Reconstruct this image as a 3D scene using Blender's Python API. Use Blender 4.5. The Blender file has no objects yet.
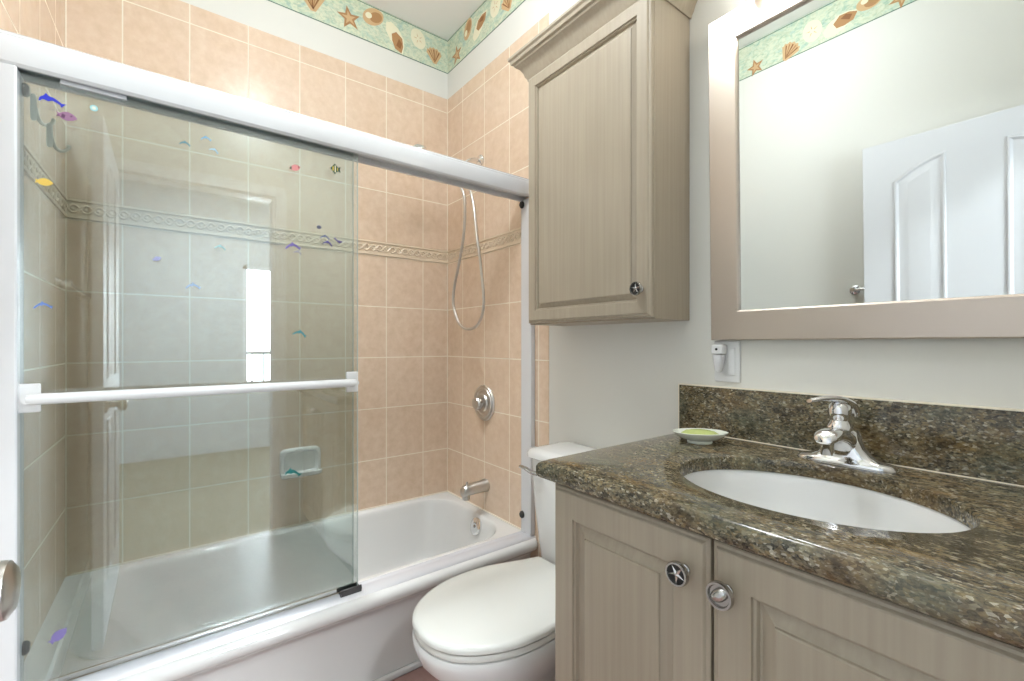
import bpy, bmesh, math, random
from mathutils import Vector, Matrix
random.seed(7)
S = bpy.context.scene
COL = S.collection
PI = math.pi

# ---------------------------------------------------------------- camera
cd = bpy.data.cameras.new('camera'); cam = bpy.data.objects.new('camera', cd); COL.objects.link(cam)
cam.location = (2.2352, -1.2587, 1.1625)
cam.rotation_euler = (PI/2, 0, PI/2 - 0.65306)
cd.sensor_width = 36; cd.lens = 455.15*36/1024; cd.shift_y = 3.2/1024; cd.clip_start = .01
S.camera = cam

# ---------------------------------------------------------------- world, light, exposure
w = bpy.data.worlds.new('world'); S.world = w; w.use_nodes = True
bgn = w.node_tree.nodes['Background']; bgn.inputs[0].default_value = (.86, .93, 1, 1); bgn.inputs[1].default_value = 3.2
S.view_settings.view_transform = 'Standard'; S.view_settings.look = 'None'
S.view_settings.gamma = 1; S.view_settings.use_curve_mapping = False
S.view_settings.exposure = 0.95

def area_light(name, loc, rot, sx, sy, power, col):
    l = bpy.data.lights.new(name, 'AREA'); l.shape = 'RECTANGLE'; l.size = sx; l.size_y = sy
    l.energy = power; l.color = col
    o = bpy.data.objects.new(name, l); COL.objects.link(o); o.location = loc; o.rotation_euler = rot
    return o
area_light('daylight_beyond_balcony', (6.95, .35, 1.75), (0, PI/2, 0), 3.0, 5.0, 640, (.84, .93, 1))
def point_light(name, loc, r, power, col):
    l = bpy.data.lights.new(name, 'POINT'); l.energy = power; l.color = col; l.shadow_soft_size = r
    o = bpy.data.objects.new(name, l); COL.objects.link(o); o.location = loc; return o
point_light('bath_fill_light', (1.25, -.80, 2.62), .12, 13.5, (.87, .94, 1))  # added point fill that evens out the bathroom
area_light('tub_fill_light', (.47, -.88, 2.835), (0, 0, 0), .14, .14, 3.0, (.88, .95, 1)).data.spread = math.radians(64)  # added narrow fill to brighten the tub
area_light('bedroom_fill_light', (3.6, -.75, 2.765), (0, 0, 0), .5, .5, 58, (.88, .95, 1))  # added fill sending light in through the doorway

# ---------------------------------------------------------------- materials
def mat(name, col, rough=.5, metal=0., spec=.5, coat=0., trans=0., emis=None, estr=0., ior=1.45, alpha=1):
    m = bpy.data.materials.new(name); m.use_nodes = True
    b = m.node_tree.nodes['Principled BSDF']
    b.inputs['Base Color'].default_value = (*col, 1); b.inputs['Roughness'].default_value = rough
    b.inputs['Metallic'].default_value = metal; b.inputs['Specular IOR Level'].default_value = spec
    b.inputs['Coat Weight'].default_value = coat; b.inputs['Transmission Weight'].default_value = trans
    b.inputs['IOR'].default_value = ior; b.inputs['Alpha'].default_value = alpha
    if emis: b.inputs['Emission Color'].default_value = (*emis, 1); b.inputs['Emission Strength'].default_value = estr
    return m
def srgb(r, g, b):
    f = lambda c: ((c/255+.055)/1.055)**2.4 if c > 10 else c/255/12.92
    return (f(r), f(g), f(b))
class NT:
    def __init__(s, m): s.t = m.node_tree; s.b = s.t.nodes['Principled BSDF']
    def n(s, kind, **kw):
        n = s.t.nodes.new(kind)
        for k, v in kw.items():
            if k in n.inputs: n.inputs[k].default_value = v
            else: setattr(n, k, v)
        return n
    def l(s, a, b): s.t.links.new(a, b)
    def ramp(s, fac, stops, interp='LINEAR'):
        r = s.n('ShaderNodeValToRGB'); r.color_ramp.interpolation = interp
        e = r.color_ramp.elements
        while len(e) < len(stops): e.new(.5)
        for x, (p, c) in zip(e, stops): x.position = p; x.color = (*c, 1)
        s.l(fac, r.inputs[0]); return r.outputs[0]
    def mix(s, fac, a, b, mode='MIX'):
        m = s.n('ShaderNodeMix', data_type='RGBA', blend_type=mode)
        for v, i in ((fac, 0), (a, 6), (b, 7)):
            if hasattr(v, 'links'): s.l(v, m.inputs[i])
            else: m.inputs[i].default_value = v if i == 0 else (*v, 1)
        return m.outputs[2]
    def bump(s, h, strength, dist=.002, normal=None):
        b = s.n('ShaderNodeBump'); b.inputs['Strength'].default_value = strength; b.inputs['Distance'].default_value = dist
        s.l(h, b.inputs['Height'])
        if normal: s.l(normal, b.inputs['Normal'])
        return b.outputs[0]

# paint for the walls: faint orange peel
def paint(name, col, rough=.6):
    m = mat(name, col, rough); t = NT(m)
    tc = t.n('ShaderNodeTexCoord'); no = t.n('ShaderNodeTexNoise', Scale=220., Detail=2.)
    t.l(tc.outputs['Object'], no.inputs['Vector']); t.l(t.bump(no.outputs[0], .12, .001), t.b.inputs['Normal'])
    return m
M_wall = paint('wall_paint', srgb(222, 221, 214))
M_ceil = paint('ceiling_paint', srgb(244, 244, 242), .8)
M_bed = paint('bedroom_paint', srgb(200, 204, 208), .8)
M_trimw = mat('white_trim_paint', srgb(236, 236, 238), .35)
M_door = mat('door_paint', srgb(216, 217, 220), .4)

# ceramic tile, from UVs laid out in metres
TW, TH = .2047, .2562
def tile_mat():
    m = mat('peach_ceramic_tile', (1, 1, 1), .22); t = NT(m)
    uv = t.n('ShaderNodeUVMap'); 
    br = t.n('ShaderNodeTexBrick', offset=0., squash=1.)
    br.inputs['Scale'].default_value = 1; br.inputs['Mortar Size'].default_value = .0026
    br.inputs['Mortar Smooth'].default_value = .25; br.inputs['Bias'].default_value = 0
    br.inputs['Brick Width'].default_value = TW; br.inputs['Row Height'].default_value = TH
    br.inputs['Color1'].default_value = (.0, .0, .0, 1); br.inputs['Color2'].default_value = (1, 1, 1, 1)
    t.l(uv.outputs[0], br.inputs['Vector'])
    tc = t.n('ShaderNodeTexCoord')
    n1 = t.n('ShaderNodeTexNoise', Scale=26., Detail=6., Roughness=.65); t.l(tc.outputs['Object'], n1.inputs['Vector'])
    n2 = t.n('ShaderNodeTexNoise', Scale=6., Detail=2.); t.l(tc.outputs['Object'], n2.inputs['Vector'])
    c1 = t.ramp(n1.outputs[0], [(.34, srgb(212, 186, 159)), (.52, srgb(221, 196, 172)), (.70, srgb(228, 207, 185))])
    c2 = t.mix(.18, c1, t.ramp(n2.outputs[0], [(.35, srgb(217, 188, 159)), (.65, srgb(230, 210, 188))]))
    c3 = t.mix(.10, c2, t.ramp(br.outputs['Color'], [(0, srgb(206, 180, 150)), (1, srgb(235, 214, 192))]))
    c = t.mix(br.outputs['Fac'], c3, srgb(236, 226, 208))
    t.l(c, t.b.inputs['Base Color'])
    rr = t.ramp(br.outputs['Fac'], [(0, (.2, .2, .2)), (1, (.8, .8, .8))]); t.l(rr, t.b.inputs['Roughness'])
    inv = t.n('ShaderNodeMath', operation='SUBTRACT'); inv.inputs[0].default_value = 1; t.l(br.outputs['Fac'], inv.inputs[1])
    t.l(t.bump(inv.outputs[0], .5, .0015, t.bump(n1.outputs[0], .05, .002)), t.b.inputs['Normal'])
    return m
M_tile = tile_mat()
M_list = mat('listello_ceramic', srgb(228, 210, 186), .25)
M_grout = mat('grout', srgb(240, 230, 212), .8)

# taupe cabinet paint with a soft vertical brush/glaze
def cab_mat():
    m = mat('taupe_cabinet_paint', (1, 1, 1), .42); t = NT(m)
    tc = t.n('ShaderNodeTexCoord'); mp = t.n('ShaderNodeMapping'); mp.inputs['Scale'].default_value = (110, 110, 2.2)
    t.l(tc.outputs['Object'], mp.inputs[0]); n = t.n('ShaderNodeTexNoise', Scale=1., Detail=4.); t.l(mp.outputs[0], n.inputs['Vector'])
    n2 = t.n('ShaderNodeTexNoise', Scale=5., Detail=1.); t.l(tc.outputs['Object'], n2.inputs['Vector'])
    a = t.ramp(n.outputs[0], [(.3, srgb(160, 148, 130)), (.7, srgb(174, 163, 144))])
    b = t.ramp(n2.outputs[0], [(.3, srgb(162, 149, 130)), (.7, srgb(173, 160, 142))])
    t.l(t.mix(.4, a, b), t.b.inputs['Base Color']); t.l(t.bump(n.outputs[0], .08, .001), t.b.inputs['Normal'])
    return m
M_cab = cab_mat()
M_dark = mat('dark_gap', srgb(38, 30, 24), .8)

def granite():
    m = mat('granite', (1, 1, 1), .10, spec=.6); t = NT(m)
    tc = t.n('ShaderNodeTexCoord')
    mp = t.n('ShaderNodeMapping'); mp.inputs['Rotation'].default_value = (.0, .0, .55); mp.inputs['Scale'].default_value = (.75, 1.35, 1.2)
    t.l(tc.outputs['Object'], mp.inputs[0])
    d = t.n('ShaderNodeTexNoise', Scale=18., Detail=3.); t.l(mp.outputs[0], d.inputs['Vector'])
    wv = t.mix(.010, mp.outputs[0], d.outputs['Color'], 'ADD')
    v = t.n('ShaderNodeTexVoronoi', Scale=230.); t.l(wv, v.inputs['Vector'])
    v2 = t.n('ShaderNodeTexVoronoi', Scale=480.); t.l(wv, v2.inputs['Vector'])
    sep = t.n('ShaderNodeSeparateColor'); t.l(v.outputs['Color'], sep.inputs[0])
    sep2 = t.n('ShaderNodeSeparateColor'); t.l(v2.outputs['Color'], sep2.inputs[0])
    cells = t.ramp(sep.outputs[0], [(0, srgb(55, 53, 47)), (.18, srgb(116, 106, 85)), (.38, srgb(132, 116, 85)), (.52, srgb(100, 96, 82)),
                                    (.66, srgb(146, 138, 116)), (.82, srgb(76, 72, 63)), (.94, srgb(193, 187, 170))], 'CONSTANT')
    fine = t.ramp(sep2.outputs[0], [(0, srgb(60, 57, 51)), (.3, srgb(116, 105, 78)), (.6, srgb(143, 134, 109)), (.85, srgb(100, 94, 76)), (.95, srgb(216, 209, 191))], 'CONSTANT')
    c = t.mix(.30, cells, fine)
    big = t.n('ShaderNodeTexNoise', Scale=11., Detail=4., Roughness=.6); t.l(mp.outputs[0], big.inputs['Vector'])
    gold = t.ramp(big.outputs[0], [(.50, (0, 0, 0)), (.64, (1, 1, 1))])
    mf = t.n('ShaderNodeMath', operation='MULTIPLY'); mf.inputs[1].default_value = .30; t.l(gold, mf.inputs[0])
    c = t.mix(mf.outputs[0], c, srgb(138, 104, 52))
    big2 = t.n('ShaderNodeTexNoise', Scale=8., Detail=4.); mp2 = t.n('ShaderNodeMapping'); mp2.inputs['Location'].default_value = (3, 1, 7)
    t.l(mp.outputs[0], mp2.inputs[0]); t.l(mp2.outputs[0], big2.inputs['Vector'])
    gf = t.ramp(big2.outputs[0], [(.52, (0, 0, 0)), (.66, (1, 1, 1))])
    mf2 = t.n('ShaderNodeMath', operation='MULTIPLY'); mf2.inputs[1].default_value = .45; t.l(gf, mf2.inputs[0])
    c = t.mix(mf2.outputs[0], c, srgb(100, 106, 92))
    n5 = t.n('ShaderNodeTexNoise', Scale=34., Detail=5., Roughness=.7); t.l(mp.outputs[0], n5.inputs['Vector'])
    c = t.mix(1., c, t.ramp(n5.outputs[0], [(.36, (.42, .40, .38)), (.50, (.95, .93, .90)), (.66, (1.25, 1.2, 1.1))]), 'MULTIPLY')
    t.l(c, t.b.inputs['Base Color'])
    return m
M_gran = granite()

M_porc = mat('white_porcelain', srgb(236, 236, 234), .08, spec=.5, coat=.3)
M_tub = mat('tub_enamel', srgb(216, 215, 212), .12, spec=.5, coat=.2)
M_seat = mat('toilet_seat_plastic', srgb(230, 230, 224), .22)
M_chrome = mat('polished_chrome', (.82, .82, .83), .06, 1.)
M_nickel = mat('brushed_nickel', (.60, .58, .55), .28, 1.)
M_pewter = mat('pewter', (.50, .49, .47), .25, 1.)
M_knobdark = mat('blackened_recess', (.012, .012, .012), .4)
M_frame = mat('brushed_champagne_frame', srgb(196, 184, 172), .34, .85)
M_mirror = mat('mirror_silver', (.71, .73, .715), .0, 1.)
M_alu = mat('white_aluminium', srgb(212, 213, 215), .25, 0., coat=.4)
M_track = mat('satin_track', srgb(214, 214, 218), .25, .35)
M_rubber = mat('black_rubber', (.01, .01, .01), .5)
M_clip = mat('smoked_grey_clip', srgb(92, 92, 92), .2, .3)
M_wplas = mat('white_plastic', srgb(224, 224, 224), .3)
M_soap = mat('shell_glaze', srgb(236, 240, 228), .12, coat=.4)
M_green = mat('green_glaze', srgb(196, 208, 130), .2)
M_black = mat('bulb_socket', (.02, .02, .02), .5)

def glass_mat(name, tint, refl):
    m = bpy.data.materials.new(name); m.use_nodes = True; nt = m.node_tree; nt.nodes.clear()
    o = nt.nodes.new('ShaderNodeOutputMaterial'); tr = nt.nodes.new('ShaderNodeBsdfTransparent'); gl = nt.nodes.new('ShaderNodeBsdfGlossy')
    tr.inputs[0].default_value = (*tint, 1); gl.inputs['Roughness'].default_value = 0.0; gl.inputs[0].default_value = (.93, .97, 1, 1)
    fr = nt.nodes.new('ShaderNodeFresnel'); fr.inputs[0].default_value = 1.5
    ad = nt.nodes.new('ShaderNodeMath'); ad.operation = 'ADD'; ad.inputs[1].default_value = refl; nt.links.new(fr.outputs[0], ad.inputs[0])
    mx = nt.nodes.new('ShaderNodeMixShader'); nt.links.new(ad.outputs[0], mx.inputs[0]); nt.links.new(tr.outputs[0], mx.inputs[1]); nt.links.new(gl.outputs[0], mx.inputs[2])
    nt.links.new(mx.outputs[0], o.inputs[0]); return m
M_glass = glass_mat('shower_glass', (.885, .915, .905), .06)
M_gedge = mat('glass_edge_green', srgb(222, 236, 228), .4, alpha=.5)
M_shade = glass_mat('lamp_glass', (.97, .97, .96), .05)
M_pane = glass_mat('window_glass', (.98, .98, .98), .0)

def floor_mat():
    m = mat('floor_tile', (1, 1, 1), .35); t = NT(m)
    tc = t.n('ShaderNodeTexCoord'); br = t.n('ShaderNodeTexBrick', offset=0.)
    br.inputs['Scale'].default_value = 1; br.inputs['Mortar Size'].default_value = .003; br.inputs['Brick Width'].default_value = .33; br.inputs['Row Height'].default_value = .33
    t.l(tc.outputs['Object'], br.inputs['Vector'])
    n = t.n('ShaderNodeTexNoise', Scale=9., Detail=5.); t.l(tc.outputs['Object'], n.inputs['Vector'])
    c = t.ramp(n.outputs[0], [(.3, srgb(138, 104, 98)), (.7, srgb(168, 136, 128))])
    t.l(t.mix(br.outputs['Fac'], c, srgb(150, 130, 120)), t.b.inputs['Base Color']); return m
M_floor = floor_mat()

def border_mat():
    m = mat('seafoam_wallpaper', (1, 1, 1), .6); t = NT(m)
    tc = t.n('ShaderNodeTexCoord'); mp = t.n('ShaderNodeMapping'); mp.inputs['Scale'].default_value = (1, 1, 1.5); t.l(tc.outputs['Object'], mp.inputs[0])
    a = t.n('ShaderNodeTexNoise', Scale=11., Detail=6., Roughness=.7, Distortion=1.2); t.l(mp.outputs[0], a.inputs['Vector'])
    b = t.n('ShaderNodeTexNoise', Scale=46., Detail=4., Distortion=.8); t.l(mp.outputs[0], b.inputs['Vector'])
    c = t.ramp(a.outputs[0], [(.32, srgb(150, 182, 184)), (.44, srgb(182, 204, 182)), (.54, srgb(218, 218, 190)), (.62, srgb(184, 206, 184)), (.72, srgb(210, 200, 160))])
    c2 = t.ramp(b.outputs[0], [(.38, srgb(134, 164, 146)), (.55, srgb(214, 220, 198))])
    t.l(t.mix(.33, c, c2), t.b.inputs['Base Color']); return m
M_border = border_mat()
M_bline = mat('border_line', srgb(96, 124, 110), .6)
M_sh_brown = mat('shell_print_brown', srgb(176, 132, 88), .6)
M_sh_tan = mat('shell_print_tan', srgb(206, 172, 128), .6)
M_sh_cream = mat('shell_print_cream', srgb(232, 226, 198), .6)
M_sh_dark = mat('shell_print_dark', srgb(142, 96, 56), .6)

# ---------------------------------------------------------------- geometry helpers
class MB:
    """collects shapes in one bmesh"""
    def __init__(s): s.bm = bmesh.new(); s.mi = 0; s.uvs = None
    def _f(s, vs):
        try: f = s.bm.faces.new(vs); f.material_index = s.mi; return f
        except ValueError: return None
    def box(s, x0, x1, y0, y1, z0, z1):
        v = [s.bm.verts.new((x, y, z)) for x in (x0, x1) for y in (y0, y1) for z in (z0, z1)]
        for q in ((0, 1, 3, 2), (4, 6, 7, 5), (0, 4, 5, 1), (2, 3, 7, 6), (0, 2, 6, 4), (1, 5, 7, 3)): s._f([v[i] for i in q])
        return s
    def loft(s, rings, cap0=True, cap1=True, closed=True):
        R = [[s.bm.verts.new(p) for p in r] for r in rings]
        n = len(R[0])
        for a, b in zip(R, R[1:]):
            for i in range(n if closed else n-1):
                j = (i+1) % n; s._f([a[i], a[j], b[j], b[i]])
        if cap0: s._f(list(reversed(R[0])))
        if cap1: s._f(R[-1])
        return s
    def lathe(s, prof, c=(0, 0, 0), axis='Z', n=32, sx=1, sy=1, rot=None):
        rings = []
        for r, h in prof:
            rg = []
            for i in range(n):
                a = 2*PI*i/n; x, y = r*math.cos(a)*sx, r*math.sin(a)*sy
                p = {'Z': (x, y, h), 'Y': (x, -h, y), 'X': (h, x, y)}[axis]   # Y: profile height runs toward -y
                p = Vector(p)
                if rot: p = rot @ p
                rg.append((p.x+c[0], p.y+c[1], p.z+c[2]))
            rings.append(rg)
        return s.loft(rings, prof[0][0] > 1e-5, prof[-1][0] > 1e-5)
    def tube(s, pts, r, n=10, flat=None, caps=True):
        pts = [Vector(p) for p in pts]; rr = r if hasattr(r, '__len__') else [r]*len(pts)
        t0 = (pts[1]-pts[0]).normalized(); up = Vector((0, 0, 1)) if abs(t0.z) < .9 else Vector((0, 1, 0))
        nx = t0.cross(up).normalized(); rings = []
        for i, p in enumerate(pts):
            t = (pts[min(i+1, len(pts)-1)]-pts[max(i-1, 0)]).normalized()
            nx = (nx - t*nx.dot(t)).normalized(); ny = t.cross(nx)
            fx, fy = flat if flat else (1, 1)
            rings.append([tuple(p+nx*(rr[i]*fx*math.cos(2*PI*k/n))+ny*(rr[i]*fy*math.sin(2*PI*k/n))) for k in range(n)])
        return s.loft(rings, caps, caps)
    def poly(s, pts, ext=None):
        if ext is None: s._f([s.bm.verts.new(p) for p in pts]); return s
        e = Vector(ext); return s.loft([pts, [tuple(Vector(p)+e) for p in pts]])
    def build(s, name, m, parent=None, smooth=35, bevel=0, seg=2, subsurf=0, kind=None, label=None, recalc=True, fill=None):
        bmesh.ops.remove_doubles(s.bm, verts=s.bm.verts, dist=1e-6)
        if recalc: bmesh.ops.recalc_face_normals(s.bm, faces=s.bm.faces)
        me = bpy.data.meshes.new(name); s.bm.to_mesh(me); s.bm.free()
        for x in (m if isinstance(m, (list, tuple)) else [m]): me.materials.append(x)
        if smooth:
            for p in me.polygons: p.use_smooth = True
            me.set_sharp_from_angle(angle=math.radians(smooth))
        o = bpy.data.objects.new(name, me); COL.objects.link(o)
        if parent: o.parent = parent
        if bevel:
            b = o.modifiers.new('bevel', 'BEVEL'); b.width = bevel; b.segments = seg; b.limit_method = 'ANGLE'; b.angle_limit = math.radians(40); b.harden_normals = False
        if subsurf:
            q = o.modifiers.new('sub', 'SUBSURF'); q.levels = q.render_levels = subsurf
        if kind: o['kind'] = kind
        if label: o['label'] = label
        return o
def tag(o, label, cat, group=None):
    o['label'] = label; o['category'] = cat
    if group: o['group'] = group
    return o
def empty(name, loc, label=None, cat=None, group=None, kind=None):
    o = bpy.data.objects.new(name, None); COL.objects.link(o); o.location = loc; o.empty_display_size = .05
    if label: tag(o, label, cat, group)
    if kind: o['kind'] = kind
    return o
def off(root, o):
    """meshes are written in world coordinates: take the root's place back out"""
    o.matrix_parent_inverse = Matrix.Translation(-root.location); return o
def B(x0, x1, y0, y1, z0, z1): return MB().box(x0, x1, y0, y1, z0, z1)
def superell(cx, cy, a, b, z, n=64, e=2.0):
    out = []
    for i in range(n):
        t = 2*PI*i/n; c, s_ = math.cos(t), math.sin(t)
        out.append((cx+a*math.copysign(abs(c)**(2/e), c), cy+b*math.copysign(abs(s_)**(2/e), s_), z))
    return out
def catmull(P, k=8, closed=False):
    P = [Vector(p) for p in P]; out = []; n = len(P)
    rng = range(n) if closed else range(n-1)
    for i in rng:
        g = (lambda j: P[j % n]) if closed else (lambda j: P[max(0, min(n-1, j))])
        a, b, c, d = g(i-1), g(i), g(i+1), g(i+2)
        for q in range(k):
            t = q/k
            out.append(.5*((2*b)+(c-a)*t+(2*a-5*b+4*c-d)*t*t+(3*b-a-3*c+d)*t**3))
    if not closed: out.append(P[-1])
    return out

# ---------------------------------------------------------------- the room shell
RX = 2.30; FY = -1.560; CZ = 2.856; BX = 5.0
B(0, RX+.1, FY-.1, .1, -.1, 0).build('floor', M_floor, smooth=0, kind='structure')
B(RX+.1, 5.2, -3.0, 1.6, -.1, 0).build('floor_bedroom', mat('bedroom_carpet', srgb(136, 130, 114), .9), smooth=0, kind='structure')
B(-.1, 5.2, -3.0, 1.6, CZ, CZ+.1).build('ceiling', M_ceil, smooth=0, kind='structure')
B(-.1, 0, FY-.1, .1, 0, CZ).build('wall_left', M_wall, smooth=0, kind='structure')
B(0, RX+.1, 0, .1, 0, CZ).build('wall_back', M_wall, smooth=0, kind='structure')
B(0, RX+.1, FY-.1, FY, 0, CZ).build('wall_front', M_wall, smooth=0, kind='structure')
DY0, DY1, DZ = -1.475, -.72, 2.05          # doorway the camera looks in from
m = MB(); m.box(RX, RX+.1, DY1, 0, 0, CZ); m.box(RX, RX+.1, FY, DY0, 0, CZ); m.box(RX, RX+.1, DY0, DY1, DZ, CZ)
m.build('wall_right', M_wall, smooth=0, kind='structure')
# casing of the doorway
m = MB()
for x0, x1 in ((RX-.014, RX), (RX+.1, RX+.114)):
    m.box(x0, x1, DY1, DY1+.06, 0, DZ+.06); m.box(x0, x1, DY0, DY1, DZ, DZ+.06)
m.box(RX, RX+.1, DY1-.012, DY1, 0, DZ); m.box(RX, RX+.1, DY0, DY1-.012, DZ-.012, DZ)
m.build('trim_1', M_trimw, bevel=.003, kind='structure')
# bedroom beyond the doorway (seen only as a reflection in the shower glass)
B(RX+.1, BX, -3.1, -3.0, 0, CZ).build('wall_bedroom_near', M_bed, smooth=0, kind='structure')
B(RX+.1, BX, 1.5, 1.6, 0, CZ).build('wall_bedroom_far', M_bed, smooth=0, kind='structure')
m = MB(); m.box(RX, RX+.1, .1, 1.6, 0, CZ); m.box(RX, RX+.1, -3.1, FY-.1, 0, CZ); m.build('wall_bedroom_inner', M_bed, smooth=0, kind='structure')
WY0, WY1, WZ0, WZ1 = -.565, 1.25, .70, 2.03
m = MB(); m.box(BX, BX+.1, -3.1, WY0, 0, CZ); m.box(BX, BX+.1, WY1, 1.6, 0, CZ); m.box(BX, BX+.1, WY0, WY1, 0, WZ0); m.box(BX, BX+.1, WY0, WY1, WZ1, CZ)
m.build('wall_bedroom_window', M_bed, smooth=0, kind='structure')
wn = empty('window_1', (BX, (WY0+WY1)/2, WZ0), kind='structure')
m = MB()
m.box(BX+.01, BX+.06, WY0, WY0+.04, WZ0, WZ1); m.box(BX+.01, BX+.06, WY1-.04, WY1, WZ0, WZ1); m.box(BX+.01, BX+.06, .33, .37, WZ0, WZ1)
m.box(BX+.01, BX+.06, WY0, WY1, WZ0, WZ0+.04); m.box(BX+.01, BX+.06, WY0, WY1, WZ1-.04, WZ1)
off(wn, m.build('window_frame', M_trimw, wn, bevel=.003))
off(wn, B(BX+.03, BX+.036, WY0+.04, WY1-.04, WZ0+.04, WZ1-.04).build('window_pane', M_pane, wn, smooth=0))
rl = empty('balcony_railing', (6.1, .35, .0), 'grey balcony railing outside the bright bedroom window', 'railing')
m = MB(); m.box(6.08, 6.12, -1.2, 1.9, 1.02, 1.06); m.box(6.08, 6.12, -1.2, 1.9, .10, .13)
M_rail = mat('grey_railing_paint', srgb(96, 98, 98), .5)
off(rl, m.build('rail', M_rail, rl, bevel=.004))
for i in range(23):
    y = -1.15+i*.135
    off(rl, B(6.09, 6.11, y, y+.02, .0, 1.03).build('baluster', M_rail, rl, bevel=.003))
B(5.2, 6.6, -2.5, 3.2, -.1, 0).build('trim_2', M_ceil, smooth=0, kind='structure')

# tiles: three walls, each in a lower and an upper field round the listello
FS = lambda a: -1.534-.021*a      # face of the end-wall tiles, a little out of square
TT = .003; Z0 = .3247; ZL0, ZL1 = 1.6057, 1.680; ZT = 2.523
def tile_field(name, wall, a0, a1, z0, z1, u_off, v_off):
    """wall L: x=0 plane along y; B: y=0 plane along x; F: y=FY plane along x"""
    bm = bmesh.new(); uvl = bm.loops.layers.uv.new('UVMap')
    def P(a, d, z): return {'L': (d, a, z), 'B': (a, -d, z), 'F': (a, (FS(a) if d > 0 else FY), z)}[wall]
    v = [bm.verts.new(P(a, d, z)) for a in (a0, a1) for d in (0, TT) for z in (z0, z1)]
    crd = [(a, d, z) for a in (a0, a1) for d in (0, TT) for z in (z0, z1)]
    for q in ((0, 1, 3, 2), (4, 6, 7, 5), (0, 4, 5, 1), (2, 3, 7, 6), (0, 2, 6, 4), (1, 5, 7, 3)):
        f = bm.faces.new([v[i] for i in q])
        for lp, i in zip(f.loops, q):
            a, d, z = crd[i]; lp[uvl].uv = (a-u_off+(TW*20), z-v_off+TH*20)
    bmesh.ops.recalc_face_normals(bm, faces=bm.faces)
    me = bpy.data.meshes.new(name); bm.to_mesh(me); bm.free(); me.materials.append(M_tile)
    o = bpy.data.objects.new(name, me); COL.objects.link(o)
    b = o.modifiers.new('bevel', 'BEVEL'); b.width = .0012; b.segments = 2; b.limit_method = 'ANGLE'
    return o
TX = .842
LG = .5809-TH                    # a grid line of the lower field
n_tr = 3
for wall, a0, a1, uo in (('L', -1.534, -TT, -.1527), ('B', 0, TX, .165), ('F', 0, TX, .165)):
    e = empty('trim_%d' % n_tr, (0, 0, 0), kind='structure'); n_tr += 1
    for nm, z0, z1, vo in (('lower_tiles', 0.0 if wall != 'L' else .30, ZL0, .5809), ('upper_tiles', ZL1, ZT, ZL1+.0025)):
        t_ = tile_field(nm, wall, a0, a1, z0, z1, uo, vo if nm == 'lower_tiles' else 1.9337-.0); t_.parent = e
    # listello: flat band, two raised rims and two interwoven waves
    def P(a, d, z): return {'L': (d, a, z), 'B': (a, -d, z), 'F': (a, FS(a)-TT+d, z)}[wall]
    m = MB()
    def bx(z0, z1, d):
        m.loft([[P(a0, 0, z0), P(a0, d, z0), P(a0, d, z1), P(a0, 0, z1)], [P(a1, 0, z0), P(a1, d, z0), P(a1, d, z1), P(a1, 0, z1)]])
    bx(ZL0, ZL1, TT-.001); bx(ZL0+.003, ZL0+.011, TT+.005); bx(ZL1-.011, ZL1-.003, TT+.005)
    zc = (ZL0+ZL1)/2; per = .0682
    for ph in (0, PI):
        k = int((a1-a0)/.0055)
        m.tube([P(a0+.004+(a1-a0-.008)*i/k, TT+.001+.0018*math.cos(2*PI*i*.0055/per*1.0+ph*.5), zc+.014*math.sin(2*PI*i*.0055/per+ph)) for i in range(k+1)], .0042, 6)
    i = 0
    a = a0+.017
    while a < a1-.02:
        m.lathe([(.0001, .0035), (.0045, .0025), (.006, 0)], P(a, TT, zc), 'X' if wall == 'L' else 'Y', 8); a += per/2
    o = m.build('listello', M_list, e, smooth=45)
# fine grout bead between tub deck and tiles, painted corner joints
m = MB(); m.box(TT, TT+.004, -1.52, -TT, .34, .346); m.box(TT, .76, -TT-.004, -TT, .34, .346)
m.box(TT, TT+.003, -TT-.003, -TT, .346, ZT); m.box(TT, TT+.003, -1.5342, -1.531, .346, ZT)
m.build('trim_6', M_grout, smooth=0, kind='structure')

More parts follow.
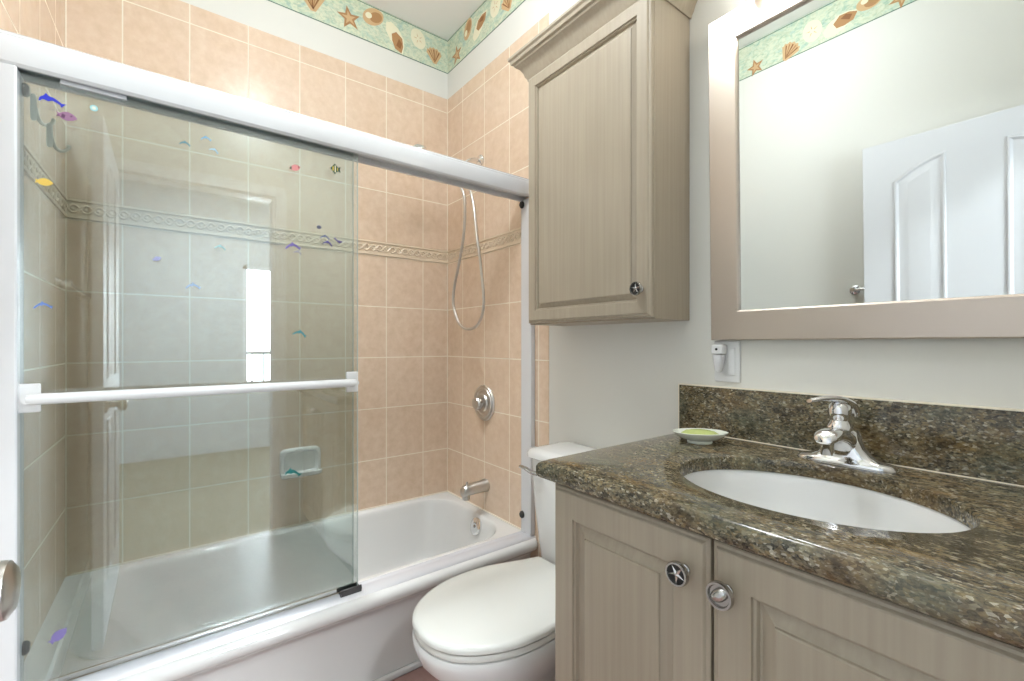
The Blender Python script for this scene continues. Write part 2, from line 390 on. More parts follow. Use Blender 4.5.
# ---------------------------------------------------------------- wallpaper border with shells
BZ0 = 2.667
def shell(m, W, a, z, kind, s, ang):
    s = s*1.18
    """flat printed motifs lying on the strip: m mesh, W(a,d,z) maps wall coords"""
    ca, sa = math.cos(ang), math.sin(ang)
    def q(pts, mi, d):
        m.mi = mi; m.poly([W(a+(x*ca-y*sa)*s, d, z+(x*sa+y*ca)*s) for x, y in pts])
    if kind == 'star':
        q([((1 if i % 2 == 0 else .42)*math.sin(i*PI/5), (1 if i % 2 == 0 else .42)*math.cos(i*PI/5)) for i in range(10)], 2, .0014)
        q([((.6 if i % 2 == 0 else .22)*math.sin(i*PI/5), (.6 if i % 2 == 0 else .22)*math.cos(i*PI/5)) for i in range(10)], 3, .0018)
    elif kind == 'fan':
        q([(1.0*math.sin(t)*(1+.06*math.cos(14*t)), -.75+1.6*math.cos(t*.72)*(1+.05*math.cos(14*t))) for t in [(-1.25+i*2.5/20) for i in range(21)]]+[(.18, -.85), (-.18, -.85)], 3, .0014)
        for k in range(-2, 3):
            c = k*.42; q([(0-.03, -.7), (.03, -.7), (math.sin(c)*.85+.09, .65*math.cos(c)), (math.sin(c)*.85-.07, .65*math.cos(c)+.03)], 2 if k % 2 else 5, .0018)
    elif kind == 'dollar':
        q([(math.cos(t)*.85, math.sin(t)*1.05) for t in [i*2*PI/22 for i in range(22)]], 4, .0014)
        for k in range(5):
            c = k*2*PI/5+PI/2; q([(math.cos(c)*.2-.05*math.sin(c), math.sin(c)*.2+.05*math.cos(c)), (math.cos(c)*.6, math.sin(c)*.6), (math.cos(c)*.2+.05*math.sin(c), math.sin(c)*.2-.05*math.cos(c))], 3, .0018)
    elif kind == 'conch':
        q([(-1.1, .5), (-.8, .95), (-.1, .95), (.6, .6), (1.0, .05), (1.25, -.75), (.55, -.6), (-.1, -.45), (-.75, -.1)], 4, .0012)
        q([(-.1, .55), (.55, .5), (.95, -.05), (1.1, -.65), (.5, -.75), (0, -.35), (-.3, .1)], 2, .0016)
        q([(.35, .25), (.75, .1), (.85, -.4), (.45, -.45)], 5, .002)
    elif kind == 'cockle':
        q([(math.cos(t)*1.0, math.sin(t)*.68) for t in [i*2*PI/20 for i in range(20)]], 3, .0014)
        q([(math.cos(t)*.6+.2, math.sin(t)*.42-.1) for t in [i*2*PI/16 for i in range(16)]], 2, .0018)
        q([(math.cos(t)*.3-.35, math.sin(t)*.25+.2) for t in [i*2*PI/12 for i in range(12)]], 4, .002)
nb = 7
def border(wall, a0, a1, motifs, auto):
    global nb
    def W(a, d, z): return {'L': (d, a, z), 'B': (a, -d, z), 'F': (a, FY+d, z), 'R': (RX-d, a, z)}[wall]
    m = MB()
    def bx(z0, z1, d, mi):
        m.mi = mi; p, q = W(a0, 0, z0), W(a1, d, z1); m.box(min(p[0], q[0]), max(p[0], q[0]), min(p[1], q[1]), max(p[1], q[1]), z0, z1)
    bx(BZ0, CZ-.001, .0009, 0); bx(BZ0, BZ0+.004, .0013, 1); bx(CZ-.009, CZ-.005, .0013, 1)
    for a, z, k, s, an in motifs: shell(m, W, a, z, k, s, an)
    a = auto[0]; ks = ['star', 'cockle', 'conch', 'dollar', 'fan']; i = 0
    while a < auto[1]:
        shell(m, W, a, 2.715+.085*((i*37) % 10)/10, ks[i % 5], .036, i*1.3); a += .125; i += 1
    m.build('trim_%d' % nb, [M_border, M_bline, M_sh_brown, M_sh_tan, M_sh_cream, M_sh_dark], smooth=0, kind='structure', recalc=False); nb += 1
border('L', FY, 0, [(-.714, 2.755, 'fan', .052, .1), (-.545, 2.742, 'star', .05, .2), (-.425, 2.800, 'cockle', .05, .6), (-.315, 2.742, 'conch', .052, -.5),
                    (-.180, 2.790, 'dollar', .042, .3), (-.085, 2.735, 'fan', .042, .1)], (-1.45, -.80))
border('B', 0, RX, [(.101, 2.723, 'star', .045, .1), (.213, 2.800, 'cockle', .045, 1.2), (.326, 2.750, 'conch', .048, 1.2), (.46, 2.775, 'dollar', .042, .2), (.56, 2.735, 'fan', .045, .3)], (.68, 2.25))
border('F', 0, RX, [(.999, 2.705, 'star', .042, .2), (1.178, 2.705, 'fan', .045, -.6), (1.290, 2.755, 'dollar', .045, .2), (1.415, 2.720, 'conch', .052, .9), (1.535, 2.765, 'cockle', .045, 0),
                    (1.66, 2.715, 'star', .045, .5), (1.80, 2.76, 'fan', .045, .3), (1.93, 2.72, 'conch', .045, 0), (2.08, 2.77, 'star', .045, .8)], (.08, .93))

# baseboards
B(TX, 1.508, -.012, 0, 0, .09).build('baseboard_back', M_trimw, bevel=.003, kind='structure')
B(TX, RX-.02, FY, FY+.012, 0, .09).build('baseboard_front', M_trimw, bevel=.003, kind='structure')

# ---------------------------------------------------------------- bathtub
TZ = .34; TX0, TX1 = TT, .785; TY0, TY1 = -1.548, -TT
tub = empty('bathtub', ((TX0+TX1)/2, (TY0+TY1)/2, 0), 'white alcove bathtub with rolled rim under the peach tiles', 'bathtub')
def rrect(x0, x1, y0, y1, z, r, n=16):
    out = []
    for cx, cy, a in ((x1-r, y1-r, 0), (x0+r, y1-r, PI/2), (x0+r, y0+r, PI), (x1-r, y0+r, 1.5*PI)):
        for i in range(n): t = a+PI/2*i/(n-1); out.append((cx+r*math.cos(t), cy+r*math.sin(t), z))
    return out
def basin(k, z):  # noqa       # k: 0 opening ... 1 bottom; the head end (far -y) slopes more
    return dict(x0=.046+.080*k, x1=.645-.065*k, y0=-1.465+.26*k, y1=-.058-.095*k, z=z, r=.15-.03*k)
rings = []
rings.append(rrect(TX0, .735, TY0, TY1, 0.0, .004))
rings.append(rrect(TX0, .722, TY0, TY1, .02, .004))
rings.append(rrect(TX0, .722, TY0, TY1, .225, .004))
rings.append(rrect(TX0, .730, TY0, TY1, .262, .005))
rings.append(rrect(TX0, .752, TY0, TY1, .282, .010))
rings.append(rrect(TX0, .775, TY0, TY1, .293, .018))
rings.append(rrect(TX0, TX1, TY0, TY1, .305, .022))
rings.append(rrect(TX0, TX1+.001, TY0, TY1, .320, .022))
rings.append(rrect(TX0, TX1-.006, TY0, TY1, .333, .020))
rings.append(rrect(TX0, TX1-.018, TY0, TY1, .3395, .014))
rings.append(rrect(TX0, TX1-.035, TY0, TY1, TZ, .010))
rings.append(rrect(TX0+.006, .690, TY0+.008, TY1-.008, TZ, .02))
for k, z in ((-.13, TZ-.0002), (-.07, TZ-.002), (0, TZ-.008), (.05, TZ-.020), (.10, TZ-.040), (.25, .245), (.45, .165), (.65, .105), (.78, .078), (.90, .064), (1.1, .058), (1.8, .054)):
    b = basin(k, z)
    if k < 0: b['r'] = .16
    rings.append(rrect(**b))
m = MB(); m.loft(rings, True, True); off(tub, m.build('tub_body', M_tub, tub, smooth=50))
m = MB(); m.box(.722, .738, TY0+.002, TY1-.002, 0, .022); off(tub, m.build('apron_toe_strip', M_tub, tub, bevel=.005))
# overflow plate on the drain-end wall and drain
ox, oy, oz = .405, -.0740, .290
rt = Matrix.Rotation(math.radians(-18), 3, 'X')
m = MB(); m.lathe([(.0001, .010), (.012, .012), (.034, .010), (.040, .006), (.041, 0), (.041, -.01)], (ox, oy, oz), 'Y', 32, rot=rt)
ov = m.build('overflow_plate', M_chrome, tub); off(tub, ov)
m = MB()
for dx, dz in ((0, .017), (0, -.017)): m.lathe([(.0001, .0135), (.003, .013), (.0045, .010)], (ox+dx, oy-.001, oz+dz), 'Y', 10, rot=rt)
m.lathe([(.0001, .016), (.006, .0145), (.008, .010)], (ox, oy, oz), 'Y', 12, rot=rt)
sc = m.build('screw', M_pewter, ov); sc.matrix_parent_inverse = Matrix.Translation(-tub.location)
sc.parent = ov; sc.matrix_parent_inverse = Matrix.Identity(4)
m = MB(); m.lathe([(.032, .055), (.034, .058), (.028, .061), (.01, .063), (.0001, .063)], (.36, -.34, 0), 'Z', 24); off(tub, m.build('drain', M_chrome, tub))

# ---------------------------------------------------------------- shower enclosure frame
enc = empty('shower_door_frame', (.715, (FY)/2, TZ), 'white metal shower door frame with top rail above the tub rim', 'shower frame')
YA, YB = -1.5492, -TT
def extrude_y(prof, y0, y1): return MB().loft([[(x, y0, z) for x, z in prof], [(x, y1, z) for x, z in prof]])
hp = [(.678, 1.782), (.678, 1.850), (.690, 1.862), (.716, 1.868), (.738, 1.864), (.747, 1.858), (.7475, 1.852), (.754, 1.848), (.7575, 1.840), (.758, 1.802), (.756, 1.790), (.750, 1.784), (.744, 1.784), (.744, 1.800), (.690, 1.800), (.690, 1.782)]
off(enc, extrude_y(hp, YA, YB).build('top_rail', M_alu, enc, smooth=30))
tp = [(.690, TZ), (.690, .350), (.698, .354), (.704, .349), (.716, .349), (.720, .354), (.736, .354), (.750, .349), (.760, .343), (.762, TZ)]
off(enc, extrude_y(tp, YA, YB).build('bottom_track', M_track, enc, smooth=40))
for y0, y1 in ((YA, YA+.030), (YB-.024, YB)):
    m = MB(); m.box(.688, .757, y0, y1, .349, 1.784); off(enc, m.build('side_jamb', M_alu, enc, bevel=.004))
for yy, z in ((YA+.030, 1.755), (YA+.030, .452), (YB-.024, 1.762), (YB-.024, .425)):
    s_ = 1 if yy < -.5 else -1
    m = MB(); m.lathe([(.013, 0), (.013, .006), (.009, .011), (.0001, .012)], (.700, yy, z), 'Y', 16, rot=(Matrix.Rotation(PI, 3, 'Z') if s_ > 0 else None), sy=1.2)
    off(enc, m.build('bumper', M_rubber, enc))
g_ = MB(); g_.box(.700, .748, -.810, -.742, .3495, .360); g_.box(.709, .713, -.810, -.742, .360, .366); g_.box(.744, .748, -.810, -.742, .360, .372)
off(enc, g_.build('panel_guide', M_clip, enc, bevel=.002, label='smoked grey guide clip'))

# sliding glass panels (two, stacked at the left half)
def panel(x, y0, y1, label, bar):
    p = empty('glass_panel', (x, (y0+y1)/2, .358), label, 'glass door', 'sliding glass panels of the shower')
    m = MB()
    v = [m.bm.verts.new(q) for q in ((x, y0, .358), (x, y1, .358), (x, y1, 1.798), (x, y0, 1.798))]; m._f(v)
    gm = B(x-.0025, x+.0025, y0, y1, .360, 1.798)
    gm2 = B(x-.0028, x+.0028, y1, y1+.0025, .360, 1.798)
    m.bm.free()
    off(p, gm.build('pane', M_glass, p, smooth=0)); off(p, gm2.build('polished_edge', M_gedge, p, smooth=0))
    off(p, B(x-.0028, x+.0028, y0-.0025, y0, .360, 1.798).build('polished_edge', M_gedge, p, smooth=0))
    off(p, B(x-.005, x+.005, y0+.07, y0+.19, 1.776, 1.797).build('hanger_rail', M_track, p, bevel=.001))
    if bar:
        z = 1.038
        for yy in (y0+.020, y1-.018):
            f = off(p, B(x+.0026, x+.010, yy-.019, yy+.019, z-.033, z+.033).build('bar_bracket', M_wplas, p, bevel=.003))
        for yy in (y0+.024, y1-.022):
            m = MB(); m.lathe([(.010, 0), (.010, .045)], (x+.010, yy, z), 'X', 14); off(p, m.build('bar_post', M_wplas, p))
        m = MB(); m.tube([(x+.046, y0+.022, z), (x+.046, y0+.03, z), (x+.046, y1-.03, z), (x+.046, y1-.020, z)], [.011, .0125, .0125, .011], 20)
        off(p, m.build('towel_rail', M_wplas, p))
    return p
panel(.731, YA+.026, -.752, 'outer sliding glass panel with a white towel bar across it', True)
panel(.703, YA+.022, -.757, 'plain inner sliding glass panel behind the one with the towel bar', False)

# ---------------------------------------------------------------- hooks inside the glass
GX = .731; GI = .703
M_hook = mat('satin_silver', (.78, .78, .74), .35, .35)
def hook(y, z, k, label):
    """z is the top of the back plate"""
    h = empty('suction_hook', (GI-.003, y, z), label, 'hook', 'silver hooks inside the shower glass')
    m = MB(); m.tube([(GI-.006, y, z), (GI-.008, y, z-.004), (GI-.009, y, z-.03*k), (GI-.009, y, z-.058*k), (GI-.008, y, z-.062*k)], [.003, .0055, .006, .0055, .003], 12, flat=(1, .7)); off(h, m.build('back_plate', M_hook, h))
    m = MB(); m.tube(catmull([(GI-.012, y+.003, z-.030*k), (GI-.018, y+.005, z-.046*k), (GI-.026, y+.010, z-.058*k), (GI-.036, y+.019, z-.058*k), (GI-.044, y+.027, z-.046*k), (GI-.046, y+.029, z-.036*k)], 6), .0042*k, 10); off(h, m.build('hook_arm', M_hook, h))
    return h
hook(-1.503, 1.752, 1.0, 'upper silver hook just left of the royal blue dolphin sticker')
hook(-1.476, 1.690, .9, 'lower silver hook beneath the plum coloured fish sticker')

# ---------------------------------------------------------------- window clings
dolph = [(-1.0, -.42), (-.90, -.02), (-.62, .20), (-.46, .50), (-.26, .24), (.12, .16), (.45, -.06), (.70, -.26), (1.04, -.22), (.86, -.40), (.62, -.66), (.58, -.42), (.30, -.26), (-.02, -.14), (-.30, -.30), (-.50, -.22), (-.74, -.20), (-.84, -.36)]
leap = [(-1, -.35), (-.72, -.02), (-.35, .25), (-.12, .32), (.02, .55), (.16, .30), (.48, .12), (.72, -.18), (1.0, -.22), (.86, -.36), (.80, -.62), (.62, -.34), (.30, -.06), (.0, .06), (-.10, -.16), (-.24, .04), (-.60, -.18), (-.80, -.34)]
fish = [(-.95, -.30), (-.80, .05), (-.95, .35), (-.62, .22), (-.35, .48), (.10, .60), (.60, .42), (1.0, .02), (.62, -.35), (.10, -.52), (-.38, -.42), (-.65, -.15)]
ring_ = None
CL = {}
def cling(name, shape, y, z, s, ang, col, label, extra=None, x=GX, group='sea life stickers on the shower glass', out=True):
    if col not in CL: CL[col] = mat('cling_%d_%d_%d' % col, srgb(*col), .35)
    d = .0030 if out else -.0030
    ca, sa = math.cos(ang), math.sin(ang)
    m = MB(); mats = [CL[col]]
    def pp(pts, k, off_=0): return [(off_, (px*ca-py*sa)*s, (px*sa+py*ca)*s) for px, py in pts]
    m.poly(pp(shape, 0), (.0006, 0, 0))
    for pts, c2 in (extra or []):
        if c2 not in CL: CL[c2] = mat('cling_%d_%d_%d' % c2, srgb(*c2), .35)
        mats.append(CL[c2]); m.mi = len(mats)-1; m.poly(pp(pts, 0, .0007), (.0002, 0, 0))
    o = m.build(name, mats, smooth=0); o.location = (x+d, y, z)
    return tag(o, label, 'sticker', group)
st = lambda x, w, y0=-.4, y1=.5: [(x-w, y0), (x+w, y0), (x+w, y1), (x-w, y1)]
cling('dolphin_sticker', dolph, -1.466, 1.735, .023, .0, (40, 52, 190), 'royal blue dolphin sticker in the top left corner of the glass')
cling('fish_sticker', fish, -1.442, 1.702, .019, -.05, (150, 112, 142), 'plum coloured fish sticker just below the royal blue dolphin', [([(-.5, -.2), (-.2, -.35), (-.1, .1), (-.4, .25)], (96, 60, 92)), ([(.3, .1), (.45, .25), (.55, .15), (.4, .02)], (96, 60, 92)), ([(-.9, -.2), (-.6, -.15), (-.75, .05)], (96, 60, 92))])
cling('bubble_sticker', [(math.cos(t), math.sin(t)) for t in [i*PI/8 for i in range(16)]], -1.394, 1.737, .0075, 0, (150, 200, 205), 'tiny round turquoise bubble sticker right of the plum fish', [([(math.cos(t)*.55, math.sin(t)*.55) for t in [i*PI/6 for i in range(12)]], (212, 214, 200))])
cling('dolphin_sticker', leap, -1.214, 1.700, .013, .05, (92, 138, 152), 'small slate teal dolphin sticker left of two pale blue ones')
cling('dolphin_sticker', leap, -1.167, 1.726, .013, .15, (120, 172, 208), 'small pale blue dolphin sticker, upper of the close pair near the top rail')
cling('dolphin_sticker', leap, -1.148, 1.698, .012, -.25, (150, 190, 216), 'faint pale blue dolphin sticker, lower of the close pair near the top rail')
cling('fish_sticker', fish, -.942, 1.697, .017, .35, (214, 140, 140), 'pink coral fish sticker beneath the top rail', [([(-.9, -.1), (-.55, -.1), (-.5, .35), (-.8, .3)], (70, 100, 80)), ([(.55, -.25), (.9, 0), (.6, .3)], (150, 80, 80))])
cling('angelfish_sticker', [(-.9, 0), (-.5, .45), (-.1, .95), (.15, .6), (.45, .3), (.9, .55), (.75, 0), (.9, -.5), (.45, -.3), (.15, -.6), (-.1, -.95), (-.5, -.4)], -.822, 1.722, .018, 0, (60, 84, 70), 'striped yellow and dark angelfish sticker near the glass edge', [(st(-.42, .10, -.35, .35), (214, 190, 70)), (st(-.05, .09, -.6, .6), (232, 226, 190)), (st(.35, .07, -.25, .25), (214, 190, 70))])
cling('fish_sticker', fish, -1.480, 1.538, .016, 0, (224, 190, 90), 'yellow fish sticker near the left jamb, above the periwinkle dolphin')
cling('dolphin_sticker', leap, -1.482, 1.252, .017, .15, (110, 140, 206), 'periwinkle dolphin sticker near the left jamb, beneath the yellow fish')
cling('bubble_sticker', [(math.cos(t), .8*math.sin(t)) for t in [i*PI/8 for i in range(16)]], -.872, 1.528, .007, 0, (110, 112, 132), 'tiny grey dot sticker above the cluster of purple dolphins')
cling('dolphin_sticker', leap, -.854, 1.500, .015, 0, (96, 108, 150), 'grey blue dolphin sticker, topmost of the cluster by the listello')
cling('dolphin_sticker', leap, -.846, 1.482, .016, -.1, (84, 76, 150), 'violet blue dolphin sticker, lowest right of the cluster by the listello')
cling('dolphin_sticker', dolph, -.815, 1.492, .014, 2.9, (104, 96, 150), 'upside-down dusty purple dolphin sticker, rightmost of the cluster by the listello')
cling('dolphin_sticker', leap, -.948, 1.459, .023, .15, (126, 112, 186), 'larger lavender dolphin sticker left of the cluster by the listello')
cling('dolphin_sticker', leap, -.934, 1.442, .012, -.1, (150, 150, 176), 'faint grey lavender dolphin sticker just under the larger lavender one')
cling('dolphin_sticker', leap, -1.134, 1.432, .014, 0, (160, 202, 206), 'pale aqua dolphin sticker below the listello')
cling('dolphin_sticker', leap, -.928, 1.195, .021, -.15, (76, 148, 156), 'teal dolphin sticker right of the bright window reflection')
cling('dolphin_sticker', leap, -1.196, 1.319, .018, .1, (168, 192, 226), 'very pale blue dolphin sticker left of the bright window reflection')
cling('fish_sticker', fish, -1.273, 1.383, .010, .4, (170, 172, 214), 'very faint lilac fish sticker in the left half of the glass')
cling('fish_sticker', fish, -1.456, .474, .020, .75, (118, 108, 158), 'purple fish sticker low on the glass near the left jamb')
cling('dolphin_sticker', dolph, -.945, .774, .024, -.15, (22, 104, 100), 'dark teal dolphin sticker over the lower edge of the white soap dish')

# ---------------------------------------------------------------- soap dish on the tiles
sd = empty('soap_dish', (TT, -.765, .565), 'white ceramic soap dish set into the tiled long wall', 'soap dish')
yc, zc, hw, hh = -.765, .628, .086, .064
def yz(rx, w, h, zo=0, e=6): return [(rx, yc+w*math.copysign(abs(math.cos(t))**(2/e), math.cos(t)), zc+zo+h*math.copysign(abs(math.sin(t))**(2/e), math.sin(t))) for t in [2*PI*i/48 for i in range(48)]]
m = MB(); m.loft([yz(TT-.002, hw, hh), yz(TT+.012, hw, hh), yz(TT+.018, hw-.005, hh-.005), yz(TT+.018, hw-.014, hh-.014), yz(TT+.012, hw-.018, hh-.018), yz(TT+.002, hw-.022, hh-.022)])
off(sd, m.build('surround', M_porc, sd, smooth=50))
m = MB()
tr = lambda z, dx, w: [(TT+.002, yc-w, z), (TT+dx*.75, yc-w, z), (TT+dx, yc-w+.02, z), (TT+dx, yc+w-.02, z), (TT+dx*.75, yc+w, z), (TT+.002, yc+w, z)]
m.loft([tr(zc-.066, .03, .078), tr(zc-.056, .052, .084), tr(zc-.040, .060, .086), tr(zc-.038, .054, .080), tr(zc-.050, .046, .074)])
off(sd, m.build('tray', M_porc, sd, bevel=.003, smooth=40))
# ---------------------------------------------------------------- shower fittings on the back wall
vx, vz = .372, .872
va = empty('shower_valve', (vx, -TT, vz), 'round brushed nickel shower valve on the peach tiles', 'valve')
m = MB(); m.lathe([(.088, 0), (.088, .006), (.084, .011), (.074, .010), (.071, .014), (.058, .016), (.055, .013), (.046, .014), (.042, .020), (.034, .022), (.0001, .022)], (vx, -TT, vz), 'Y', 48)
off(va, m.build('escutcheon', M_nickel, va, smooth=30))
m = MB(); m.lathe([(.020, .02), (.020, .030), (.028, .032), (.031, .038), (.031, .050), (.027, .056), (.0001, .058)], (vx, -TT, vz), 'Y', 28); kb = m.build('valve_knob', M_nickel, va, smooth=30); off(va, kb)
m = MB(); m.tube([(vx+.01, -TT-.036, vz), (vx+.04, -TT-.04, vz+.012), (vx+.065, -TT-.046, vz+.018)], [.008, .007, .009], 10); off(va, m.build('lever', M_nickel, va))
sx, sz = .385, .468
sp = empty('tub_spout', (sx, -TT, sz), 'brushed nickel tub spout with diverter pin', 'spout')
m = MB()
def sec(y, zc_, rx, rz): return [(sx+rx*math.cos(t), y, zc_+rz*math.sin(t)) for t in [2*PI*i/24 for i in range(24)]]
m.loft([sec(-TT, sz+.002, .032, .031), sec(-TT-.012, sz+.002, .033, .032), sec(-TT-.018, sz+.001, .030, .029), sec(-TT-.07, sz, .028, .028), sec(-TT-.115, sz-.003, .027, .028), sec(-TT-.130, sz-.006, .024, .026), sec(-TT-.138, sz-.008, .017, .019)])
m.lathe([(.018, -.046), (.019, -.02), (.017, 0)], (sx, -TT-.115, sz), 'Z', 20)
off(sp, m.build('spout_body', M_nickel, sp, smooth=50))
m = MB(); m.lathe([(.003, .012), (.003, .026), (.006, .028), (.006, .036), (.0001, .038)], (sx, -TT-.110, sz), 'Z', 12); off(sp, m.build('diverter_pin', M_nickel, sp))
# shower arm, hand shower, hose
ar = empty('hand_shower', (.335, -TT, 2.08), 'chrome hand shower and arm rising behind the top rail', 'hand shower')
m = MB(); m.lathe([(.030, 0), (.029, .005), (.020, .012), (.012, .014)], (.335, -TT, 2.075), 'Y', 24); off(ar, m.build('wall_flange', M_chrome, ar))
m = MB(); m.tube(catmull([(.335, -TT, 2.075), (.335, -.05, 2.070), (.333, -.10, 2.035), (.325, -.135, 1.985)], 8), .0095, 12); off(ar, m.build('shower_arm', M_chrome, ar))
m = MB(); m.tube([(.325, -.130, 1.995), (.322, -.140, 1.955)], [.016, .017], 14); m.tube([(.322, -.140, 1.975), (.312, -.165, 1.985)], [.015, .017], 14); off(ar, m.build('bracket', M_chrome, ar))
m = MB(); m.tube(catmull([(.308, -.112, 1.938), (.310, -.150, 1.965), (.318, -.220, 2.008), (.326, -.290, 2.040), (.330, -.320, 2.048)], 6), [.010+.0002*i for i in range(25)], 12); off(ar, m.build('handle', M_chrome, ar))
rh = Matrix.Rotation(math.radians(-62), 3, 'X')
m = MB(); m.lathe([(.0001, .020), (.016, .020), (.030, .010), (.042, .000), (.044, -.008), (.038, -.014), (.0001, -.015)], (.333, -.345, 2.043), 'Y', 28, rot=rh); off(ar, m.build('spray_head', M_chrome, ar))
hp_ = [(.330, 1.945, -.135), (.352, 1.918, -.13), (.375, 1.854, -.12), (.364, 1.717, -.115), (.318, 1.584, -.11), (.261, 1.446, -.11), (.252, 1.359, -.11), (.300, 1.270, -.11), (.380, 1.233, -.11), (.475, 1.250, -.11), (.523, 1.340, -.11), (.499, 1.516, -.11), (.467, 1.656, -.11), (.437, 1.812, -.11), (.398, 1.905, -.112), (.330, 1.950, -.115), (.308, 1.940, -.112)]
pts = catmull([(a, c, b) for a, b, c in hp_], 14)
m = MB(); m.tube(pts, [.0068 + (.0007 if i % 2 else -.0005) for i in range(len(pts))], 8); off(ar, m.build('hose', M_nickel, ar, smooth=60))

# ---------------------------------------------------------------- toilet
tx = 1.160
toi = empty('toilet', (tx, -.35, 0), 'white two-piece toilet with its lid down between tub and vanity', 'toilet')
half = [(0, -.737), (.06, -.727), (.115, -.694), (.158, -.635), (.186, -.560), (.194, -.475), (.185, -.395), (.164, -.325), (.148, -.275), (.138, -.235), (.118, -.212), (0, -.208)]
hp2 = [Vector((a, b, 0)) for a, b in half]; sm = catmull(hp2, 6)
outline = [(p.x, p.y) for p in sm] + [(-p.x, p.y) for p in reversed(sm[1:-1])]
def oring(scale, z, cy=-.48, dy=0, sx_=None):
    return [(tx+x*(sx_ or scale), cy+(y-cy)*scale+dy, z) for x, y in outline]
m = MB(); m.loft([oring(.975, .402), oring(1.0, .406), oring(1.0, .414), oring(.985, .420), oring(.94, .4235), oring(.80, .4255), oring(.5, .4275), oring(.1, .428)]); off(toi, m.build('lid', M_seat, toi, smooth=50))
m = MB(); m.loft([oring(.96, .382), oring(.985, .385), oring(.99, .394), oring(.975, .3995), oring(.9, .4)]); off(toi, m.build('seat', M_seat, toi, smooth=50))
m = MB(); m.loft([oring(.52, 0, dy=.05, sx_=.60), oring(.52, .03, dy=.05, sx_=.58), oring(.50, .12, dy=.05, sx_=.54), oring(.60, .20, dy=.03, sx_=.62), oring(.80, .27, dy=.01, sx_=.82), oring(.955, .325, sx_=.955), oring(.995, .355), oring(1.0, .372), oring(.985, .380), oring(.90, .382)])
m.loft([[(tx-.10*k, y0, z), (tx+.10*k, y0, z), (tx+.13*k, -.02, z), (tx-.13*k, -.02, z)] for z, k, y0 in ((0, .9, -.40), (.2, .9, -.35), (.34, 1.1, -.28), (.375, 1.1, -.27))])
off(toi, m.build('bowl', M_porc, toi, smooth=50))
for s_ in (-.07, .07):
    m = MB(); m.lathe([(.013, .375), (.014, .395), (.012, .4005), (.0001, .401)], (tx+s_, -.238, 0), 'Z', 14); off(toi, m.build('lid_hinge', M_seat, toi))
def trr(w0, y0, y1, z, r=.035): return rrect(tx-w0, tx+w0, y0, y1, z, r, 8)
m = MB(); m.loft([trr(.165, -.185, -.020, .375, .03), trr(.172, -.190, -.018, .40), trr(.192, -.203, -.014, .58), trr(.202, -.210, -.012, .750), trr(.200, -.208, -.014, .752)]); off(toi, m.build('tank', M_porc, toi, smooth=50))
m = MB(); m.loft([trr(.205, -.214, -.011, .752), trr(.214, -.222, -.008, .757, .04), trr(.215, -.223, -.008, .772, .04), trr(.208, -.216, -.012, .783, .04), trr(.18, -.19, -.03, .788, .03)]); off(toi, m.build('tank_lid', M_porc, toi, smooth=50))
lx = tx-.150
m = MB(); m.lathe([(.014, 0), (.014, .006), (.010, .010), (.008, .022), (.0001, .023)], (lx+.02, -.208, .710), 'Y', 16)
m.tube(catmull([(lx+.02, -.226, .710), (lx+.0, -.236, .712), (lx-.025, -.243, .722), (lx-.050, -.246, .724)], 6), [.009]*6+[.0085]*6+[.008]*7, 10, flat=(1, .8))
off(toi, m.build('flush_lever', M_pewter, toi, label='chrome flush lever'))

# ---------------------------------------------------------------- knobs
def star_knob(parent, x, y, z, r=.0195, ang=.3):
    e = MB(); e.lathe([(.010, 0), (.010, .003), (.006, .006), (.006, .014), (r*.75, .016), (r, .019), (r, .024), (r*.93, .027), (r*.80, .027), (r*.76, .0235)], (x, y, z), 'Y', 32)
    k = e.build('knob', M_pewter, parent, label='pewter knob with a starfish relief', smooth=40); off(parent, k)
    e = MB(); e.lathe([(.0001, .0242), (r*.79, .0242), (r*.79, .0222), (.0001, .0222)], (x, y, z), 'Y', 24); d = e.build('recess', M_knobdark, k)
    e = MB()
    pts = [((r*.80 if i % 2 == 0 else r*.24)*math.cos(i*PI/5+ang), (r*.80 if i % 2 == 0 else r*.24)*math.sin(i*PI/5+ang)) for i in range(10)]
    cv = e.bm.verts.new((x, y-.0275, z)); vs = [e.bm.verts.new((x+a, y-.0246, z+b)) for a, b in pts]; v2 = [e.bm.verts.new((x+a, y-.0238, z+b)) for a, b in pts]
    for i in range(10): e._f([cv, vs[i], vs[(i+1) % 10]]); e._f([vs[i], v2[i], v2[(i+1) % 10], vs[(i+1) % 10]])
    e.build('star', M_pewter, k, smooth=0); return k
def shell_knob(parent, x, y, z, r=.0205):
    e = MB(); e.lathe([(.010, 0), (.010, .003), (.006, .006), (.006, .014), (r*.75, .016), (r, .019), (r, .023), (r*.94, .0265), (r*.80, .0265), (r*.72, .0225), (.0001, .0225)], (x, y, z), 'Y', 32)
    k = e.build('knob', M_pewter, parent, label='pewter knob with a smooth shell relief', smooth=40); off(parent, k)
    e = MB(); rot = Matrix.Rotation(math.radians(-40), 3, 'Y')
    e.lathe([(r*.74, .022), (r*.72, .0265), (r*.52, .031), (r*.25, .033), (.0001, .0335)], (x+.001, y, z+.002), 'Y', 24, sx=1, sy=.62, rot=rot)
    e.build('shell', M_pewter, k); return k

